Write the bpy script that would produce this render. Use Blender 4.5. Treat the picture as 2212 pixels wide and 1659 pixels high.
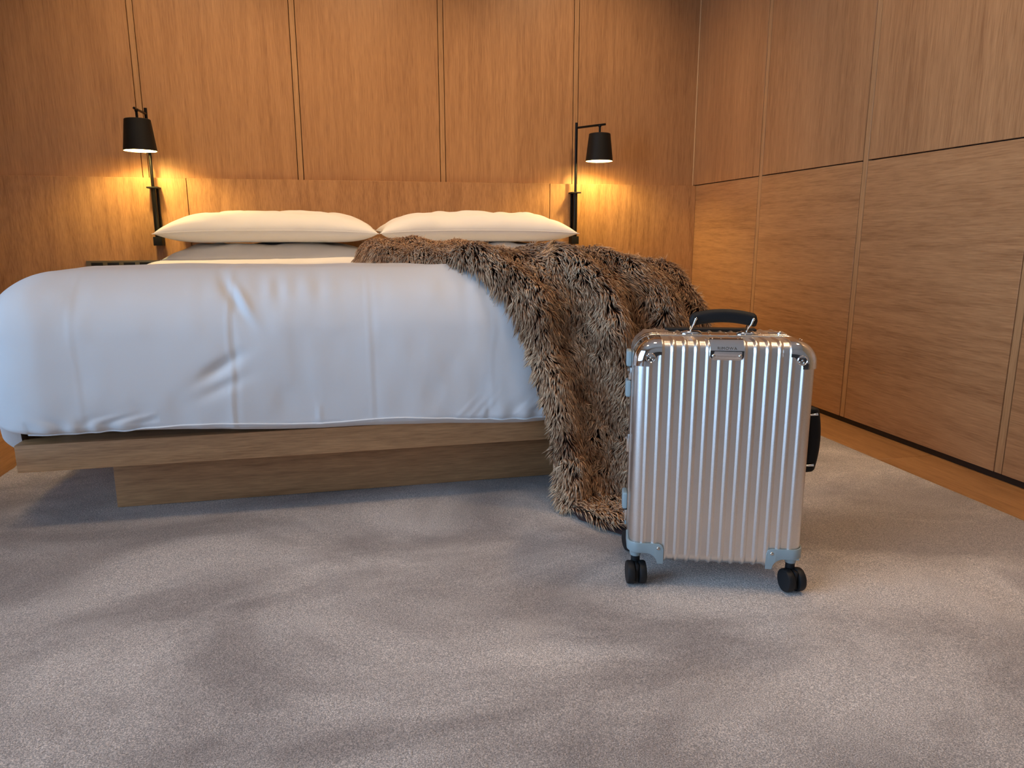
import bpy, bmesh, math, random
import numpy as np
from mathutils import Vector, Matrix

# ------------------------------------------------------------------ scene, camera, light
for o in list(bpy.data.objects):
    bpy.data.objects.remove(o, do_unlink=True)
SC = bpy.context.scene
COL = SC.collection
rng = np.random.default_rng(7)
random.seed(7)
PI = math.pi
R_ = math.radians

cam_d = bpy.data.cameras.new('camera')
cam_d.sensor_fit = 'HORIZONTAL'
cam_d.sensor_width = 36.0
cam_d.lens = 36.0 * 1552.54 / 2212
cam_d.clip_start = 0.02
cam = bpy.data.objects.new('camera', cam_d)
COL.objects.link(cam)
_p, _y, _r = 0.2026, 0.2224, -0.0015
_f = Vector((math.sin(_y) * math.cos(_p), math.cos(_y) * math.cos(_p), -math.sin(_p)))
_rt = Vector((math.cos(_y), -math.sin(_y), 0))
_up = _rt.cross(_f)
_rt2 = math.cos(_r) * _rt + math.sin(_r) * _up
_up2 = -math.sin(_r) * _rt + math.cos(_r) * _up
M = Matrix((( _rt2.x, _up2.x, -_f.x, 0.0), (_rt2.y, _up2.y, -_f.y, 0.0), (_rt2.z, _up2.z, -_f.z, 0.80), (0, 0, 0, 1)))
cam.matrix_world = M
SC.camera = cam

SC.view_settings.view_transform = 'Standard'
SC.view_settings.look = 'None'
SC.view_settings.gamma = 1.0
SC.view_settings.use_curve_mapping = False
SC.view_settings.exposure = 0.30

world = bpy.data.worlds.new('daylight')
SC.world = world
world.use_nodes = True
world.node_tree.nodes['Background'].inputs[0].default_value = (0.55, 0.72, 1.0, 1)
world.node_tree.nodes['Background'].inputs[1].default_value = 1.5

# room
XL, XR = -2.60, 2.117
YB, YF = 4.256, -2.60
ZF, ZC = -0.012, 2.75
# daylight through the tall window of the left wall
WL = (-1.90, 1.75, 0.10, 2.45)      # y0,y1,z0,z1 on the left wall


def area(name, loc, rot, sx, sy, power, color):
    d = bpy.data.lights.new(name, 'AREA')
    d.shape = 'RECTANGLE'
    d.size, d.size_y = sx, sy
    d.energy = power
    d.color = color
    o = bpy.data.objects.new(name, d)
    o.location = loc
    o.rotation_euler = rot
    COL.objects.link(o)
    return o


DAY = (0.36, 0.64, 1.0)
area('window_daylight', (XL - 0.16, (WL[0] + WL[1]) / 2, (WL[2] + WL[3]) / 2), (0, R_(-90), 0),
     WL[3] - WL[2], WL[1] - WL[0], 138, DAY)
CEIL_W = 30.0                       # watts of one recessed downlight
LAMP_W = 2.7                        # watts of one reading lamp
WARM = (1.0, 0.70, 0.41)
LAMPC = (1.0, 0.75, 0.26)


# ------------------------------------------------------------------ helpers
def link(name, me, mat=None, parent=None):
    o = bpy.data.objects.new(name, me)
    COL.objects.link(o)
    if mat is not None and hasattr(me, 'materials') and not me.materials:
        me.materials.append(mat)
    if parent is not None:
        o.parent = parent
    return o


def tag(o, label=None, cat=None, group=None, kind=None):
    if label: o['label'] = label
    if cat: o['category'] = cat
    if group: o['group'] = group
    if kind: o['kind'] = kind
    return o


def empty(name, loc=(0, 0, 0), rz=0.0):
    o = bpy.data.objects.new(name, None)
    o.empty_display_size = 0.1
    o.location = loc
    o.rotation_euler = (0, 0, rz)
    COL.objects.link(o)
    return o


def mesh_np(name, V, F, smooth=True):
    me = bpy.data.meshes.new(name)
    me.from_pydata([tuple(map(float, v)) for v in V], [], [tuple(map(int, f)) for f in F])
    me.update()
    if smooth:
        me.polygons.foreach_set('use_smooth', [True] * len(me.polygons))
    return me


def fast_mesh(name, V, quads=None, tris=None, smooth=True):
    """numpy arrays straight into a mesh"""
    me = bpy.data.meshes.new(name)
    V = np.asarray(V, dtype=np.float32)
    nq = 0 if quads is None else len(quads)
    nt = 0 if tris is None else len(tris)
    me.vertices.add(len(V))
    me.vertices.foreach_set('co', V.ravel())
    idx = []
    start = []
    if nq:
        idx.append(np.asarray(quads, dtype=np.int32).ravel())
        start.append(np.arange(nq, dtype=np.int32) * 4)
    if nt:
        idx.append(np.asarray(tris, dtype=np.int32).ravel())
        start.append(nq * 4 + np.arange(nt, dtype=np.int32) * 3)
    idx = np.concatenate(idx)
    start = np.concatenate(start)
    me.loops.add(len(idx))
    me.loops.foreach_set('vertex_index', idx)
    me.polygons.add(nq + nt)
    me.polygons.foreach_set('loop_start', start)
    me.update(calc_edges=True)
    me.validate()
    if smooth:
        me.polygons.foreach_set('use_smooth', np.ones(len(me.polygons), dtype=bool))
    return me


def grid_faces(nu, nv, closed_u=False):
    i = np.arange(nu if closed_u else nu - 1)
    j = np.arange(nv - 1)
    I, J = np.meshgrid(i, j, indexing='ij')
    I2 = (I + 1) % nu
    return np.stack([I * nv + J, I2 * nv + J, I2 * nv + J + 1, I * nv + J + 1], -1).reshape(-1, 4)


def bm_to(bm, name, smooth=False, ang=None):
    me = bpy.data.meshes.new(name)
    bmesh.ops.recalc_face_normals(bm, faces=bm.faces)
    bm.to_mesh(me)
    bm.free()
    if smooth:
        me.polygons.foreach_set('use_smooth', [True] * len(me.polygons))
        if ang:
            me.set_sharp_from_angle(angle=R_(ang))
    return me


def box_bm(bm, x0, x1, y0, y1, z0, z1, bev=0.0, seg=2):
    r = bmesh.ops.create_cube(bm, size=1.0)
    vs = r['verts']
    for v in vs:
        v.co = Vector((x0 + (v.co.x + .5) * (x1 - x0), y0 + (v.co.y + .5) * (y1 - y0), z0 + (v.co.z + .5) * (z1 - z0)))
    if bev > 0:
        es = list({e for v in vs for e in v.link_edges})
        bmesh.ops.bevel(bm, geom=es, offset=bev, segments=seg, affect='EDGES', profile=0.6)


def box(name, x0, x1, y0, y1, z0, z1, mat, parent=None, bev=0.0, seg=2, center=True):
    """box mesh whose object origin sits in its middle"""
    c = Vector(((x0 + x1) / 2, (y0 + y1) / 2, (z0 + z1) / 2)) if center else Vector((0, 0, 0))
    bm = bmesh.new()
    box_bm(bm, x0 - c.x, x1 - c.x, y0 - c.y, y1 - c.y, z0 - c.z, z1 - c.z, bev, seg)
    o = link(name, bm_to(bm, name, bev > 0, 40), mat, parent)
    o.location = c
    return o


def tube_np(path, rad, n=12, caps=True, flat=None):
    """swept tube along a polyline; rad scalar or list; returns V, F"""
    P = [Vector(p) for p in path]
    m = len(P)
    rad = [rad] * m if np.isscalar(rad) else rad
    V, F = [], []
    up = None
    for i in range(m):
        d = (P[min(i + 1, m - 1)] - P[max(i - 1, 0)]).normalized()
        if up is None:
            a = Vector((0, 0, 1)) if abs(d.z) < .9 else Vector((0, 1, 0))
            s = d.cross(a).normalized()
        else:
            s = (up - d * up.dot(d)).normalized()
        up = s
        t = d.cross(s)
        for k in range(n):
            an = 2 * PI * k / n
            V.append(P[i] + (s * math.cos(an) + t * math.sin(an)) * rad[i])
    for i in range(m - 1):
        for k in range(n):
            k2 = (k + 1) % n
            F.append((i * n + k, i * n + k2, (i + 1) * n + k2, (i + 1) * n + k))
    if caps:
        F.append(tuple(range(n))[::-1])
        F.append(tuple((m - 1) * n + k for k in range(n)))
    return V, F


def tube(name, path, rad, mat, parent=None, n=12, caps=True):
    V, F = tube_np(path, rad, n, caps)
    me = mesh_np(name, V, F)
    me.set_sharp_from_angle(angle=R_(50))
    return link(name, me, mat, parent)


def lathe(name, prof, mat, parent=None, n=32, axis='Z', loc=(0, 0, 0), sharp=40):
    """profile list of (r, h) revolved"""
    V, F = [], []
    m = len(prof)
    for i, (r, h) in enumerate(prof):
        for k in range(n):
            a = 2 * PI * k / n
            c, s = r * math.cos(a), r * math.sin(a)
            V.append({'Z': (c, s, h), 'Y': (c, h, s), 'X': (h, c, s)}[axis])
    for i in range(m - 1):
        for k in range(n):
            k2 = (k + 1) % n
            F.append((i * n + k, i * n + k2, (i + 1) * n + k2, (i + 1) * n + k))
    bm = bmesh.new()
    vs = [bm.verts.new(v) for v in V]
    for f in F:
        bm.faces.new([vs[i] for i in f])
    bmesh.ops.remove_doubles(bm, verts=bm.verts, dist=1e-6)
    o = link(name, bm_to(bm, name, True, sharp), mat, parent)
    o.location = loc
    return o


def smoothstep(a, b, x):
    t = np.clip((x - a) / (b - a), 0, 1)
    return t * t * (3 - 2 * t)


def vnoise(x, y, z=0.0, seed=0):
    """smooth value noise in -1..1, numpy arrays"""
    x = np.asarray(x, float); y = np.asarray(y, float); z = np.asarray(z, float) + np.zeros_like(x)
    xi, yi, zi = np.floor(x).astype(np.int64), np.floor(y).astype(np.int64), np.floor(z).astype(np.int64)
    xf, yf, zf = x - xi, y - yi, z - zi
    fx, fy, fz = [t * t * t * (t * (t * 6 - 15) + 10) for t in (xf, yf, zf)]

    def h(a, b, c):
        n = (a * 374761393 + b * 668265263 + c * 2147483647 + seed * 1274126177) & 0xFFFFFFFF
        n = ((n ^ (n >> 13)) * 1274126177) & 0xFFFFFFFF
        n = n ^ (n >> 16)
        return (n & 0xFFFF) / 32767.5 - 1.0
    r = 0
    for dx in (0, 1):
        for dy in (0, 1):
            for dz in (0, 1):
                w = (fx if dx else 1 - fx) * (fy if dy else 1 - fy) * (fz if dz else 1 - fz)
                r = r + w * h(xi + dx, yi + dy, zi + dz)
    return r


# ------------------------------------------------------------------ materials
def new_mat(name):
    m = bpy.data.materials.new(name)
    m.use_nodes = True
    return m, m.node_tree, m.node_tree.nodes['Principled BSDF']


def simple(name, col, rough=.5, metal=0.0, spec=.5, **kw):
    m, t, b = new_mat(name)
    b.inputs['Base Color'].default_value = (*col, 1)
    b.inputs['Roughness'].default_value = rough
    b.inputs['Metallic'].default_value = metal
    b.inputs['Specular IOR Level'].default_value = spec
    for k, v in kw.items():
        b.inputs[k].default_value = v
    return m


def nd(t, typ, **kw):
    n = t.nodes.new(typ)
    for k, v in kw.items():
        setattr(n, k, v)
    return n


def ramp(t, stops):
    n = nd(t, 'ShaderNodeValToRGB')
    e = n.color_ramp.elements
    while len(e) < len(stops):
        e.new(0.5)
    for i, (p, c) in enumerate(stops):
        e[i].position = p
        e[i].color = (*c, 1) if len(c) == 3 else c
    return n


def wood(name, dark, light, grain=(1, 1, 1), rough=.4, figure=0.5, fine=1.0, seams=0.0):
    """veneer whose grain runs along the object's local axis that has a small scale"""
    m, t, b = new_mat(name)
    L = t.links.new
    tc = nd(t, 'ShaderNodeTexCoord')
    oi = nd(t, 'ShaderNodeObjectInfo')
    mul = nd(t, 'ShaderNodeVectorMath', operation='SCALE')
    cmb = nd(t, 'ShaderNodeCombineXYZ')
    for k in range(3):
        L(oi.outputs['Random'], cmb.inputs[k])
    L(cmb.outputs[0], mul.inputs[0]); mul.inputs['Scale'].default_value = 37.0
    add = nd(t, 'ShaderNodeVectorMath', operation='ADD')
    L(tc.outputs['Object'], add.inputs[0]); L(mul.outputs[0], add.inputs[1])

    def mp(s):
        n = nd(t, 'ShaderNodeMapping')
        n.inputs['Scale'].default_value = [a * s for a in grain]
        L(add.outputs[0], n.inputs['Vector'])
        return n

    def noise(s, detail, rg=.55, dist=0.0):
        n = nd(t, 'ShaderNodeTexNoise')
        n.inputs['Scale'].default_value = 1.0
        n.inputs['Detail'].default_value = detail
        n.inputs['Roughness'].default_value = rg
        n.inputs['Distortion'].default_value = dist
        L(mp(s).outputs[0], n.inputs['Vector'])
        return n
    broad = noise(5.5, 3, .5, .3)
    mid = noise(42, 4, .6, .2)
    pores = noise(230, 3, .6)
    # cathedral figure: contour lines of a stretched noise
    fg = noise(3.2, 1.5, .45, .4)
    fm = nd(t, 'ShaderNodeMath', operation='MULTIPLY'); fm.inputs[1].default_value = 26.0
    L(fg.outputs['Fac'], fm.inputs[0])
    fr = nd(t, 'ShaderNodeMath', operation='PINGPONG'); fr.inputs[1].default_value = 1.0
    L(fm.outputs[0], fr.inputs[0])
    fp = nd(t, 'ShaderNodeMath', operation='POWER'); fp.inputs[1].default_value = 3.0
    L(fr.outputs[0], fp.inputs[0])

    def wsum(parts):
        cur = None
        for s, w in parts:
            mm = nd(t, 'ShaderNodeMath', operation='MULTIPLY'); mm.inputs[1].default_value = w
            L(s, mm.inputs[0])
            if cur is None:
                cur = mm.outputs[0]
            else:
                aa = nd(t, 'ShaderNodeMath', operation='ADD'); L(cur, aa.inputs[0]); L(mm.outputs[0], aa.inputs[1])
                cur = aa.outputs[0]
        return cur
    v = wsum([(broad.outputs['Fac'], .26), (mid.outputs['Fac'], .44), (pores.outputs['Fac'], .60 * fine), (fp.outputs[0], -.10 * figure)])
    rp = ramp(t, [(.36, dark), (.60, tuple((a + c) / 2 for a, c in zip(dark, light))), (.88, light)])
    L(v, rp.inputs[0])
    L(rp.outputs[0], b.inputs['Base Color'])
    b.inputs['Roughness'].default_value = rough
    b.inputs['Specular IOR Level'].default_value = .42
    bp = nd(t, 'ShaderNodeBump'); bp.inputs['Strength'].default_value = .16; bp.inputs['Distance'].default_value = .002
    pv = wsum([(pores.outputs['Fac'], .7), (mid.outputs['Fac'], .5), (fp.outputs[0], -.2 * figure)])
    L(pv, bp.inputs['Height']); L(bp.outputs[0], b.inputs['Normal'])
    return m


WD, WLT = (0.250, 0.112, 0.046), (0.570, 0.310, 0.142)
M_up = wood('oak_veneer_vertical', WD, WLT, (1, 1, .045), .40, .12)
M_low = wood('oak_veneer_flamed', WD, WLT, (1, 1, .10), .40, 1.0)
M_hor = wood('oak_veneer_horizontal', WD, WLT, (1, .055, 1), .40, .8)
M_strip = wood('oak_lipping', (0.30, 0.150, 0.062), (0.58, 0.335, 0.160), (1, 1, .05), .4, .1)
M_lit_edge = simple('lit_edge_oak', (0.80, 0.52, 0.27), .45)  # paler wood tone imitates a lit edge
M_gap = simple('dark_joint', (0.012, 0.006, 0.004), .8)
M_bedwood = wood('bed_oak', (0.260, 0.115, 0.044), (0.66, 0.345, 0.155), (.07, 1, 1), .5, .8)
M_floorw = wood('floor_oak', (0.20, 0.085, 0.030), (0.48, 0.25, 0.10), (1, .06, 1), .38, .6)
M_skirt = simple('dark_bronze_skirting', (0.030, 0.020, 0.014), .5, .3)
M_plaster = simple('warm_white_plaster', (0.62, 0.56, 0.50), .9)
M_winframe = simple('window_frame_bronze', (0.06, 0.05, 0.045), .4, .6)
M_black = simple('black_powder_coat', (0.006, 0.0055, 0.0055), .55, 0, .3)
M_blackm = simple('black_metal_satin', (0.014, 0.013, 0.013), .30, .6)
M_shade_in = simple('cream_enamel', (0.86, 0.76, 0.56), .45)
M_foam = simple('black_foam', (0.008, 0.008, 0.009), .62, 0, .3)
M_rubber = simple('black_rubber', (0.010, 0.010, 0.011), .55, 0, .35)
M_chrome = simple('polished_chrome', (0.86, 0.84, 0.82), .06, 1.0)
M_plast = simple('grey_blue_polymer', (0.30, 0.36, 0.37), .42)
M_steel = simple('satin_steel', (0.62, 0.60, 0.57), .25, 1.0)
M_ink = simple('engraved_ink', (0.03, 0.022, 0.016), .5)
M_brass = simple('bronze_plate', (0.33, 0.27, 0.17), .34, .85)
M_socket = simple('black_socket_insert', (0.008, 0.008, 0.008), .35)


def alu():
    m, t, b = new_mat('anodised_aluminium')
    L = t.links.new
    tc = nd(t, 'ShaderNodeTexCoord')
    n = nd(t, 'ShaderNodeTexNoise'); n.inputs['Scale'].default_value = 900; n.inputs['Detail'].default_value = 2
    L(tc.outputs['Object'], n.inputs['Vector'])
    rp = ramp(t, [(.3, (0.74, 0.71, 0.68)), (.7, (0.88, 0.85, 0.82))])
    L(n.outputs['Fac'], rp.inputs[0]); L(rp.outputs[0], b.inputs['Base Color'])
    b.inputs['Metallic'].default_value = 1.0
    b.inputs['Roughness'].default_value = .33
    bp = nd(t, 'ShaderNodeBump'); bp.inputs['Strength'].default_value = .05; bp.inputs['Distance'].default_value = .0005
    L(n.outputs['Fac'], bp.inputs['Height']); L(bp.outputs[0], b.inputs['Normal'])
    return m


M_alu = alu()
M_alup = simple('polished_aluminium', (0.76, 0.72, 0.68), .20, 1.0)


def cloth(name, col, scale=900, bump=.05, rough=.75):
    m, t, b = new_mat(name)
    L = t.links.new
    tc = nd(t, 'ShaderNodeTexCoord')
    n = nd(t, 'ShaderNodeTexNoise'); n.inputs['Scale'].default_value = scale; n.inputs['Detail'].default_value = 2
    L(tc.outputs['Object'], n.inputs['Vector'])
    n2 = nd(t, 'ShaderNodeTexNoise'); n2.inputs['Scale'].default_value = 22; n2.inputs['Detail'].default_value = 3
    L(tc.outputs['Object'], n2.inputs['Vector'])
    ad = nd(t, 'ShaderNodeMath', operation='MULTIPLY_ADD'); ad.inputs[1].default_value = .12
    L(n.outputs['Fac'], ad.inputs[0]); L(n2.outputs['Fac'], ad.inputs[2])
    b.inputs['Base Color'].default_value = (*col, 1)
    b.inputs['Roughness'].default_value = rough
    b.inputs['Specular IOR Level'].default_value = .25
    b.inputs['Sheen Weight'].default_value = .12
    bp = nd(t, 'ShaderNodeBump'); bp.inputs['Strength'].default_value = bump; bp.inputs['Distance'].default_value = .01
    L(ad.outputs[0], bp.inputs['Height']); L(bp.outputs[0], b.inputs['Normal'])
    return m


M_duvet = cloth('white_cotton_sateen', (0.80, 0.80, 0.81), 700, .05)
M_pillow = cloth('white_percale', (0.82, 0.81, 0.80), 700, .07)
M_sheet = cloth('white_sheet', (0.80, 0.79, 0.78), 700, .06)
M_pipe = simple('white_cord', (0.86, 0.86, 0.87), .7)
M_back = simple('dark_brown_suede', (0.035, 0.014, 0.011), .9)
M_tag = simple('white_satin_tag', (0.75, 0.73, 0.70), .6)


def fur_mat():
    m, t, b = new_mat('brown_tipped_fur')
    L = t.links.new
    at = nd(t, 'ShaderNodeAttribute', attribute_name='along')
    sep = nd(t, 'ShaderNodeSeparateColor')
    L(at.outputs['Color'], sep.inputs[0])
    rp = ramp(t, [(0.0, (0.014, 0.005, 0.003)), (.34, (0.060, 0.022, 0.011)), (.55, (0.29, 0.140, 0.072)), (.80, (0.80, 0.555, 0.350)), (1.0, (0.96, 0.76, 0.53))])
    L(sep.outputs[0], rp.inputs[0])
    hs = nd(t, 'ShaderNodeHueSaturation')
    mr = nd(t, 'ShaderNodeMapRange'); mr.inputs['To Min'].default_value = .6; mr.inputs['To Max'].default_value = 1.5
    L(sep.outputs[1], mr.inputs['Value']); L(mr.outputs[0], hs.inputs['Value'])
    L(rp.outputs[0], hs.inputs['Color'])
    L(hs.outputs[0], b.inputs['Base Color'])
    b.inputs['Roughness'].default_value = .55
    b.inputs['Specular IOR Level'].default_value = .3
    return m


M_fur = fur_mat()


def rug_mat():
    m, t, b = new_mat('taupe_cut_pile')
    L = t.links.new
    tc = nd(t, 'ShaderNodeTexCoord')

    def noise(s, d, r=.5, dist=0, sc=(1, 1, 1)):
        mp = nd(t, 'ShaderNodeMapping'); mp.inputs['Scale'].default_value = sc
        L(tc.outputs['Object'], mp.inputs['Vector'])
        n = nd(t, 'ShaderNodeTexNoise'); n.inputs['Scale'].default_value = s; n.inputs['Detail'].default_value = d
        n.inputs['Roughness'].default_value = r; n.inputs['Distortion'].default_value = dist
        L(mp.outputs[0], n.inputs['Vector'])
        return n
    fib = noise(470, 3, .72)
    fib2 = noise(200, 2, .6)
    lay = noise(1.55, 5, .58, .6, (1, 1.45, 1))      # brushed patches: shading of the leaning pile painted as colour
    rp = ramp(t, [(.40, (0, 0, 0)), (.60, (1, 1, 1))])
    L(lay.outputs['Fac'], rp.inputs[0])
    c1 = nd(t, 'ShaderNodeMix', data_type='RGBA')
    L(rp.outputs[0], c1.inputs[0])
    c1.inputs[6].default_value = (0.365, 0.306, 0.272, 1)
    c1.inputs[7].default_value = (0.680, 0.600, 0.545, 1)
    sp = ramp(t, [(.30, (.28, .28, .28)), (.50, (.96, .96, .96)), (.66, (2.0, 2.0, 2.0))])
    L(fib.outputs['Fac'], sp.inputs[0])
    mu = nd(t, 'ShaderNodeMix', data_type='RGBA', blend_type='MULTIPLY'); mu.inputs[0].default_value = 1.0
    L(c1.outputs[2], mu.inputs[6]); L(sp.outputs[0], mu.inputs[7])
    L(mu.outputs[2], b.inputs['Base Color'])
    b.inputs['Roughness'].default_value = .85
    b.inputs['Specular IOR Level'].default_value = .2
    b.inputs['Sheen Weight'].default_value = .35
    b.inputs['Sheen Roughness'].default_value = .4
    ad = nd(t, 'ShaderNodeMath', operation='MULTIPLY_ADD'); ad.inputs[1].default_value = .9
    L(fib.outputs['Fac'], ad.inputs[0]); L(fib2.outputs['Fac'], ad.inputs[2])
    bp = nd(t, 'ShaderNodeBump'); bp.inputs['Strength'].default_value = .75; bp.inputs['Distance'].default_value = .006
    L(ad.outputs[0], bp.inputs['Height']); L(bp.outputs[0], b.inputs['Normal'])
    return m


M_rug = rug_mat()


def glass_mat():
    m = bpy.data.materials.new('window_glass')
    m.use_nodes = True
    t = m.node_tree
    t.nodes.clear()
    out = nd(t, 'ShaderNodeOutputMaterial')
    tr = nd(t, 'ShaderNodeBsdfTransparent'); gl = nd(t, 'ShaderNodeBsdfGlossy'); gl.inputs['Roughness'].default_value = .02
    fr = nd(t, 'ShaderNodeFresnel'); mx = nd(t, 'ShaderNodeMixShader')
    t.links.new(fr.outputs[0], mx.inputs[0]); t.links.new(tr.outputs[0], mx.inputs[1]); t.links.new(gl.outputs[0], mx.inputs[2])
    t.links.new(mx.outputs[0], out.inputs[0])
    return m


M_glass = glass_mat()


def emit(name, col, s):
    m = bpy.data.materials.new(name)
    m.use_nodes = True
    t = m.node_tree
    t.nodes.clear()
    out = nd(t, 'ShaderNodeOutputMaterial'); e = nd(t, 'ShaderNodeEmission')
    e.inputs[0].default_value = (*col, 1); e.inputs[1].default_value = s
    t.links.new(e.outputs[0], out.inputs[0])
    return m


M_bulb = emit('lamp_bulb_glow', (1.0, .74, .36), 30)
M_down = emit('downlight_glow', (1.0, .70, .40), 22)

# ------------------------------------------------------------------ room shell
SEAM = 1.106            # joint between upper and lower panelling
YH = 4.215              # face of the lower panels behind the bed (stands proud)
T = 0.02
# back wall: dark backing with panels in front
wb = box('wall_back', XL, XR + .1, YB + T, YB + T + .12, ZF, ZC, M_gap)
tag(wb, 'oak panelled wall behind the bed', None, None, 'structure')
bs = [-1.812, -1.025, -.239, .547, 1.333]
SW = .027
GAP = .0035


def child_box(name, parent, x0, x1, y0, y1, z0, z1, mat, bev=.0008, seg=1):
    o = box(name, x0, x1, y0, y1, z0, z1, mat, None, bev, seg)
    o.parent = parent
    o.location = Vector(o.location) - Vector(parent.location)
    return o


xs = [XL] + bs + [XR - .008]
for i in range(len(xs) - 1):
    a = xs[i] + (SW + GAP if i > 0 else 0)
    b_ = xs[i + 1] - (GAP if i < len(xs) - 2 else 0)
    child_box('wall_panel', wb, a, b_, YB, YB + T, SEAM, ZC, M_up)
    if i > 0:
        child_box('joint_strip', wb, xs[i], xs[i] + SW, YB + .0006, YB + T, SEAM, ZC, M_strip)
child_box('lit_corner_strip', wb, XR - .0075, XR - .001, YB - .003, YB + T, SEAM, ZC, M_lit_edge)  # brightness of the lit corner gap put into a pale strip
lo = [XL, -.809, 1.184, XR]
for i in range(3):
    child_box('headboard_panel', wb, lo[i] + (.002 if i else 0), lo[i + 1] - (.002 if i < 2 else .001), YH, YB + T, ZF, SEAM - .0025, M_low, .0015)

wr = box('wall_right', XR + T, XR + T + .12, YF, YB + T, ZF, ZC, M_gap)
tag(wr, 'oak panelled wall beside the bed', None, None, 'structure')
rs = [3.484, 2.693, 1.892, 1.10, .31, -.48, -1.27, -2.06]
edges = [YB] + rs + [YF]
for i in range(len(edges) - 1):
    y1 = edges[i] - (GAP if i else 0)
    y0 = edges[i + 1] + (SW + GAP if i < len(edges) - 2 else 0)
    child_box('wall_panel', wr, XR, XR + T, y0, y1, SEAM + .002, ZC, M_up)
    child_box('wall_panel', wr, XR, XR + T, y0, y1, .012, SEAM - .003, M_hor)
    if i < len(edges) - 2:
        child_box('joint_strip', wr, XR + .0006, XR + T, edges[i + 1], edges[i + 1] + SW, .012, ZC, M_strip)
bb = box('baseboard_right', XR + .010, XR + T, YF, YH, ZF, .011, M_skirt)
tag(bb, 'dark recessed skirting under the right wall panels', None, None, 'structure')


def wall_with_hole(name, fixed, axis, a0, a1, h, mat, label):
    """wall plane (thickness .15 outwards) with one window opening h=(a_lo,a_hi,z_lo,z_hi)"""
    bm = bmesh.new()
    lo_, hi_ = (fixed - .15, fixed)
    for (p0, p1, q0, q1) in ((a0, h[0], ZF, ZC), (h[1], a1, ZF, ZC), (h[0], h[1], ZF, h[2]), (h[0], h[1], h[3], ZC)):
        if axis == 'X':
            box_bm(bm, lo_, hi_, p0, p1, q0, q1)
        else:
            box_bm(bm, p0, p1, lo_, hi_, q0, q1)
    o = link(name, bm_to(bm, name), mat)
    tag(o, label, None, None, 'structure')
    return o


wall_with_hole('wall_left', XL, 'X', YF - .15, YB + T, WL, M_plaster, 'plaster wall with tall windows opposite the right panelling')
wf = box('wall_front', XL, XR + .1, YF - .15, YF, ZF, ZC, M_plaster)
tag(wf, 'plain plaster wall facing the bed', None, None, 'structure')


def window(name, axis, fixed, h, n, label):
    root = empty(name, ((fixed, (h[0] + h[1]) / 2, h[2]) if axis == 'X' else ((h[0] + h[1]) / 2, fixed, h[2])))
    tag(root, label, None, None, 'structure')
    mid = (h[0] + h[1]) / 2
    half, H = (h[1] - h[0]) / 2, h[3] - h[2]

    def bx(nm, a0, a1, z0, z1, d0, d1, mat):
        if axis == 'X':
            box(nm, d0, d1, a0, a1, z0, z1, mat, root)
        else:
            box(nm, a0, a1, d0, d1, z0, z1, mat, root)
    bx('window_frame', -half, half, 0, .05, -.10, -.04, M_winframe)
    bx('window_frame', -half, half, H - .05, H, -.10, -.04, M_winframe)
    for k in range(n + 1):
        a = -half + k * (2 * half - .05) / n
        bx('mullion', a, a + .05, .05, H - .05, -.10, -.04, M_winframe)
        if k < n:
            bx('pane', a + .05, a + (2 * half - .05) / n, .05, H - .05, -.075, -.069, M_glass)


window('window_1', 'X', XL, WL, 3, 'tall bronze framed window in the left wall')

ce = box('ceiling', XL - .15, XR + .14, YF - .15, YB + .14, ZC, ZC + .12, M_plaster)
tag(ce, 'plain plaster ceiling with recessed downlights', None, None, 'structure')
k = 0
for (x, y) in ((-.85, 3.35), (.15, 3.35), (1.30, 3.35), (1.60, 2.30), (-.75, 1.15), (.45, 1.15), (1.65, 1.15)):  # the one beside the bed is added to brighten throw and right wall
    root = empty('downlight', (x, y, ZC))
    tag(root, 'small round recessed ceiling downlight ' + ('above the pillows, aimed at the headboard panelling' if y > 3 else ('added beside the bed to brighten the throw and side wall' if y > 2 else 'above the rug at the foot of the bed')), 'downlight', 'downlights over the pillows' if y > 3 else 'downlights over the rug')
    lathe('trim_ring', [(.036, -.001), (.036, -.006), (.050, -.005), (.052, -.001), (.036, -.001)], M_plaster, root, 28)
    lathe('light_disc', [(.0, -.0025), (.034, -.0025), (.034, -.0012), (0, -.0012)], M_down, root, 28)
    ld = bpy.data.lights.new('downlight_beam', 'SPOT')
    ld.energy = CEIL_W * 2.6 if y > 3 else CEIL_W * (1.6 if y > 2 else 2.7 if x > 1 else 1.3)
    ld.color = WARM
    ld.spot_size = R_(104) if y > 3 else R_(130)
    ld.spot_blend = 1.0
    ld.shadow_soft_size = .05 if y > 3 else .16
    lo_ = bpy.data.objects.new('downlight_beam', ld)
    COL.objects.link(lo_)
    lo_.parent = root
    lo_.location = (0, 0, -.012)
    if y > 3:
        lo_.rotation_euler = (R_(20), 0, 0)      # tilted towards the panelling

fl = box('floor', XL - .1, XR + .12, YF - .1, YB + .1, ZF - .10, ZF - .012, M_gap)
tag(fl, 'oak plank floor around the rug', None, None, 'structure')
pm = {}
for (c0, c1) in ((1.662, 1.888), (1.890, XR + .015), (-1.40, -1.174), (-1.628, -1.402), (-1.856, -1.630), (-2.084, -1.858), (-2.312, -2.086), (-2.60, -2.314)):
    y = YF + (0.9 if int(c0 * 10) % 2 else .2)
    ys = [YF]
    if abs(c0 - 1.890) < .01:
        ys += [-1.5, -.3, .95, 2.19, 3.40]
    else:
        while y < YB - .3:
            ys.append(y); y += 1.25
    ys.append(YB + .01)
    for a, b_ in zip(ys[:-1], ys[1:]):
        child_box('floor_plank', fl, c0, c1, a + .0006, b_ - .0006, ZF - .011, ZF, M_floorw, .0012)

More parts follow.
